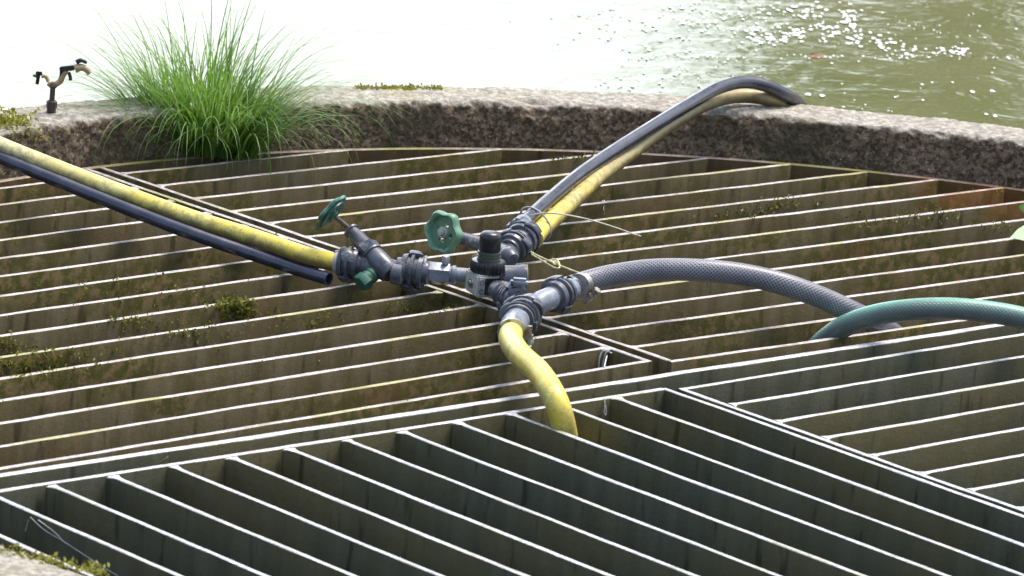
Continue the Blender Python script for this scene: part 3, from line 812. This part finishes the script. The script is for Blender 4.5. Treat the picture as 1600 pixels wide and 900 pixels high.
bm = blades(170, gb + Yf * .01, (.085, .035), (.10, .26), .0028, (.95, .45, 1.1), bm, seed=9, tone=.8, bend=1.1)
bm = blades(170, gb + Yf * .02, (.085, .035), (.24, .40), .0030, (1.15, .40, 1.2), bm, seed=12, tone=.45, bend=.6)
bm = blades(90, gb + Yf * .02 - Xr * .05, (.05, .03), (.18, .32), .0030, (1.15, .30, .8), bm, seed=31, tone=.9, bend=.95, dirbias=-Xr * 2.2)
bm = blades(45, gb + Yf * .02 + Xr * .06, (.04, .03), (.20, .34), .0026, (1.05, .30, .8), bm, seed=33, tone=.9, bend=.95, dirbias=Xr * 2.2)
obj('blades', bm, M['grass'], T1)

# ------------------------------------------------------------------ moss, debris, cobwebs, leaves, foam with painted glints
def moss_bits(bm, c, n, ext, size, r, up=.6):
    tl = bm.verts.layers.float.get('tone') or bm.verts.layers.float.new('tone')
    for i in range(n):
        p = c + Xr * r.gauss(0, ext[0]) + Yf * r.gauss(0, ext[1]) + Zu * r.gauss(0, ext[2])
        d = Vector((r.gauss(0, 1), r.gauss(0, 1), r.gauss(up, 1))).normalized(); s = d.cross(Vector((r.random(), r.random(), r.random()))).normalized()
        L = size * r.uniform(.5, 1.5); v = [bm.verts.new(q) for q in (p, p + d * L * .5 + s * L * .28, p + d * L, p + d * L * .5 - s * L * .28)]
        t = r.random() ** 2
        for q in v: q[tl] = t
        bm.faces.new(v)
r = random.Random(11)
bm = bmesh.new()
def face_moss(px, py, n, ex, ey, size=.005):
    for i in range(n):
        l, nn = hit(px + r.gauss(0, ex), py + r.gauss(0, ey))
        if l is None or l.z < -.068: continue
        moss_bits(bm, l - FW * .002, 3, (.003, .002, .002), size, r)
for a in [(362, 474, 90, 18, 4, .007), (372, 486, 55, 14, 5, .007), (30, 570, 150, 30, 9, .005), (110, 562, 60, 40, 8, .005), (225, 505, 60, 35, 8), (20, 540, 70, 30, 10),
          (1240, 318, 45, 30, 5), (1195, 330, 20, 20, 5), (1460, 335, 40, 24, 6), (1400, 345, 30, 40, 6), (1160, 335, 40, 30, 5), (300, 520, 50, 40, 7), (880, 246, 60, 22, 2), (930, 238, 35, 12, 2), (1540, 292, 50, 30, 4),
          (640, 480, 40, 60, 8), (1565, 355, 25, 18, 5), (200, 455, 50, 60, 10), (450, 500, 40, 50, 8)]:
    face_moss(*a)
for i in range(600):       # loose specks on the grimy panels
    px, py = r.uniform(0, 900), r.uniform(300, 640)
    l, nn = hit(px, py)
    if l is not None and l.z > -.06: moss_bits(bm, l - FW * .001, 1, (.001, .001, .001), .0035, r)
tag(obj('moss', bm, M['moss']), kind='stuff')
# the mossy hump at the left end of the rim
bm = bmesh.new()
for i in range(2600):
    a = P(r.gauss(2, 24), 205, .06); moss_bits(bm, a + Yf * r.gauss(0.0, .02) + Zu * r.gauss(0, .010), 1, (.002, .004, .006), .007, r)
o = obj('moss_cushion', bm, M['bright_moss'], loc=P(5, 205, .06)); tag(o, 'yellow green moss cushion on the rim at the left edge', 'moss')
bm = bmesh.new()
for i in range(500):
    a = P(r.uniform(555, 690), 139 + r.gauss(0, .4), .074); moss_bits(bm, a, 2, (.003, .006, .0015), .005, r)
o = obj('moss_cushion', bm, M['bright_moss'], loc=P(620, 139, .074)); tag(o, 'thin strip of yellow moss along the pond edge of the rim', 'moss')
bm = bmesh.new()
for i in range(330):
    a = P(r.uniform(-20, 160), 0, 0); px = r.uniform(-10, 165)
    y_ = 858 + (px / 170) * 37
    moss_bits(bm, P(px, y_ + r.gauss(2, 3.5), .073), 1, (.002, .004, .002), .006, r)
o = obj('moss_cushion', bm, M['bright_moss'], loc=P(60, 868, .073)); tag(o, 'moss fringe along the concrete corner at the bottom left', 'moss')

def web(name, strands, label, rr=.0005):
    t = thing(name, strands[0][0], label, 'cobweb'); b = bmesh.new()
    for s_ in strands: tube(b, s_, rr, 5, 6)
    obj('threads', fix(b), M['web'], t)
f_ = lambda px, py, o=.004: (hit(px, py)[0] - FW * o)
web('cobweb', [[f_(952, 545), f_(942, 548), f_(937, 558), f_(935, 574)], [f_(950, 547), f_(948, 556), f_(944, 574)], [f_(955, 545), f_(946, 552), f_(941, 572)], [f_(940, 547), f_(950, 549), f_(956, 552)]], 'whitish cobweb hanging in the gap left of the seam end', .0011)
web('cobweb', [[f_(944, 622), f_(945, 634), f_(944, 645), f_(946, 648), f_(947, 644), f_(946, 634)]], 'tiny drop shaped cobweb below the thick steel bar', .0009)
web('cobweb', [[f_(944, 313), f_(943, 324), f_(944, 336)], [f_(941, 314), f_(944, 322)]], 'thin white thread hanging beside the climbing yellow hose', .0009)
web('cobweb', [[f_(48, 808), f_(70, 828), f_(100, 846), f_(140, 872), f_(185, 900)], [f_(60, 812), f_(84, 830), f_(102, 848)], [f_(45, 812), f_(40, 830)]], 'long faint spider thread across the bottom left bars', .0005)
def leaf(name, pts, mat, label, tone=0., cat='leaf'):
    b = bmesh.new(); tl = b.verts.layers.float.new('tone'); n = len(pts)
    c = sum(pts, Vector()) / n; cv = b.verts.new(c + Zu * .003); vs_ = [b.verts.new(p) for p in pts]
    for v in b.verts: v[tl] = tone
    for i in range(n): b.faces.new((cv, vs_[i], vs_[(i+1) % n]))
    bmesh.ops.solidify(b, geom=b.faces[:], thickness=.0006)
    tag(obj(name, b, mat, loc=c), label, cat)
leaf('leaf', [P(1578, 371, .004), P(1590, 358, .012), P(1606, 348, .018), P(1622, 352, .016), P(1618, 368, .01), P(1600, 376, .006)], M['leaf'], 'pale leaf lying on a bar at the right edge', 1.0)
leaf('leaf', [P(1591, 322, .004), P(1600, 318, .012), P(1620, 322, .016), P(1616, 342, .008), P(1602, 336, .004)], M['leaf'], 'small bright green leaf at the right edge, above the pale one', 0.)
leaf('leaf', [P(1264, 87, WZ + .003), P(1270, 83, WZ + .008), P(1280, 85, WZ + .005), P(1290, 87, WZ + .003), P(1276, 89, WZ + .003)], M['orange'], 'orange dead leaf floating on the green water')
leaf('leaf', [P(1583, 258, .02), P(1592, 256, .022), P(1612, 257, .024), P(1612, 262, .022), P(1592, 263, .02)], M['leaf'], 'whitish blade tip in front of the rim at the right edge', .9, 'leaf')
o = obj('twig', tube(bmesh.new(), [f_(249, 724), P(262, 714, .010)], .0008, 6, 3), M['tan'], loc=P(249, 724)); tag(o, 'tiny pale twig sticking up from the front panel edge', 'twig')

bm = bmesh.new(); r = random.Random(21)  # pale flecks: floating foam, plus water glints modelled as solid white specks
def fleck(px, py, s):
    c = P(px, py, WZ + .002); k_ = r.randint(5, 8); ph = r.random() * 6
    vs_ = [bm.verts.new(c + (Xr * math.cos(2*math.pi*i/k_) * 1.0 + Yf * math.sin(2*math.pi*i/k_) * 2.2) * s * r.uniform(.55, 1.2)) for i in range(k_)]
    cv = bm.verts.new(c + Zu * s * .35)
    for i in range(k_): bm.faces.new((cv, vs_[i], vs_[(i+1) % k_]))
for cx, cy, n, sx, sy, s in [(1250, 15, 40, 28, 8, .005), (1325, 28, 34, 12, 9, .006), (1190, 55, 34, 14, 9, .0055), (1238, 52, 30, 14, 8, .0055), (1290, 45, 34, 26, 12, .005), (1340, 58, 26, 24, 8, .005),
                           (1385, 70, 20, 14, 6, .005), (1420, 77, 12, 16, 4, .005), (1480, 78, 16, 22, 4, .0045), (1498, 80, 9, 8, 3, .006), (1150, 30, 30, 40, 12, .0035), (1060, 40, 46, 60, 12, .004), (1160, 8, 24, 50, 8, .004), (1430, 45, 26, 60, 10, .003), (1000, 60, 34, 60, 20, .004), (940, 30, 24, 40, 16, .0035), (1010, 130, 26, 50, 6, .004), (1080, 105, 18, 50, 10, .003), (1090, 15, 30, 40, 8, .004)]:
    for i in range(n): fleck(r.gauss(cx, sx), r.gauss(cy, sy), s * r.uniform(.35, 1.15))
for i in range(90): fleck(r.uniform(980, 1600), 88 + r.gauss(0, 2.0), .0022 * r.uniform(.6, 1.4))
for i in range(60): fleck(r.uniform(1100, 1600), r.uniform(0, 200), .0026 * r.uniform(.5, 1.3))
for q in ((1262, 147, .006), (1285, 149, .006), (1519, 143, .005), (1551, 142, .005), (1541, 178, .0045), (1555, 181, .005)): fleck(*q)
tag(obj('foam_glint', fix(bm), M['foam_glint'], smooth=True), kind='stuff')

# ------------------------------------------------------------------ far bank with trees, seen mirrored in the pond
def tree(x, dist, h, cr, seed, label):
    r = random.Random(seed); base = CAM + Yf * dist + Xr * x; base.z = -.1
    t = thing('tree', base, label, 'tree', 'trees on the far bank')
    b = bmesh.new(); tube(b, [base, base + Zu * h * .3 + Xr * .1, base + Zu * h * .6, base + Zu * h * .85], lambda q: .22 * (1 - q * .8), 10)
    for i in range(6):
        a = r.uniform(0, 6.28); z_ = h * r.uniform(.3, .6); tube(b, [base + Zu * z_, base + Zu * (z_ + h*.12) + (Xr * math.cos(a) + Yf * math.sin(a)) * cr * .6], .06, 6, 4)
    obj('trunk', fix(b), M['bark'], t)
    b = bmesh.new(); tl = b.verts.layers.float.new('tone')
    for c in range(46):
        d = Vector((r.gauss(0, 1), r.gauss(0, 1), r.gauss(0, 1))).normalized() * r.uniform(.3, 1)
        cc = base + Zu * h * .52 + Vector((d.x * cr, d.y * cr, d.z * h * .46)); tn = r.random()
        for i in range(75):
            p = cc + Vector((r.gauss(0, .38), r.gauss(0, .38), r.gauss(0, .32))); e1 = Vector((r.gauss(0, 1), r.gauss(0, 1), r.gauss(0, 1))).normalized(); e2 = e1.orthogonal().normalized()
            v = [b.verts.new(p + q) for q in (e1 * .24, e2 * .15, -e1 * .24, -e2 * .15)]
            for q in v: q[tl] = tn
            b.faces.new(v)
    obj('crown', b, M['crown'], t)
for i, (x, d, h, c) in enumerate([(2.0, 27, 12.5, 1.7), (5.0, 29, 13, 2.1), (8.0, 27, 12, 2.1), (11.2, 30, 13.5, 2.3)]):
    tree(x, d, h, c, 40 + i, ['slim leafy tree standing nearest the open water on the far bank', 'second leafy tree on the far bank, taller than the first', 'third leafy tree on the far bank', 'rightmost leafy tree on the far bank, the tallest'][i])

for o in COL.objects:
    if '_w' in o: del o['_w']
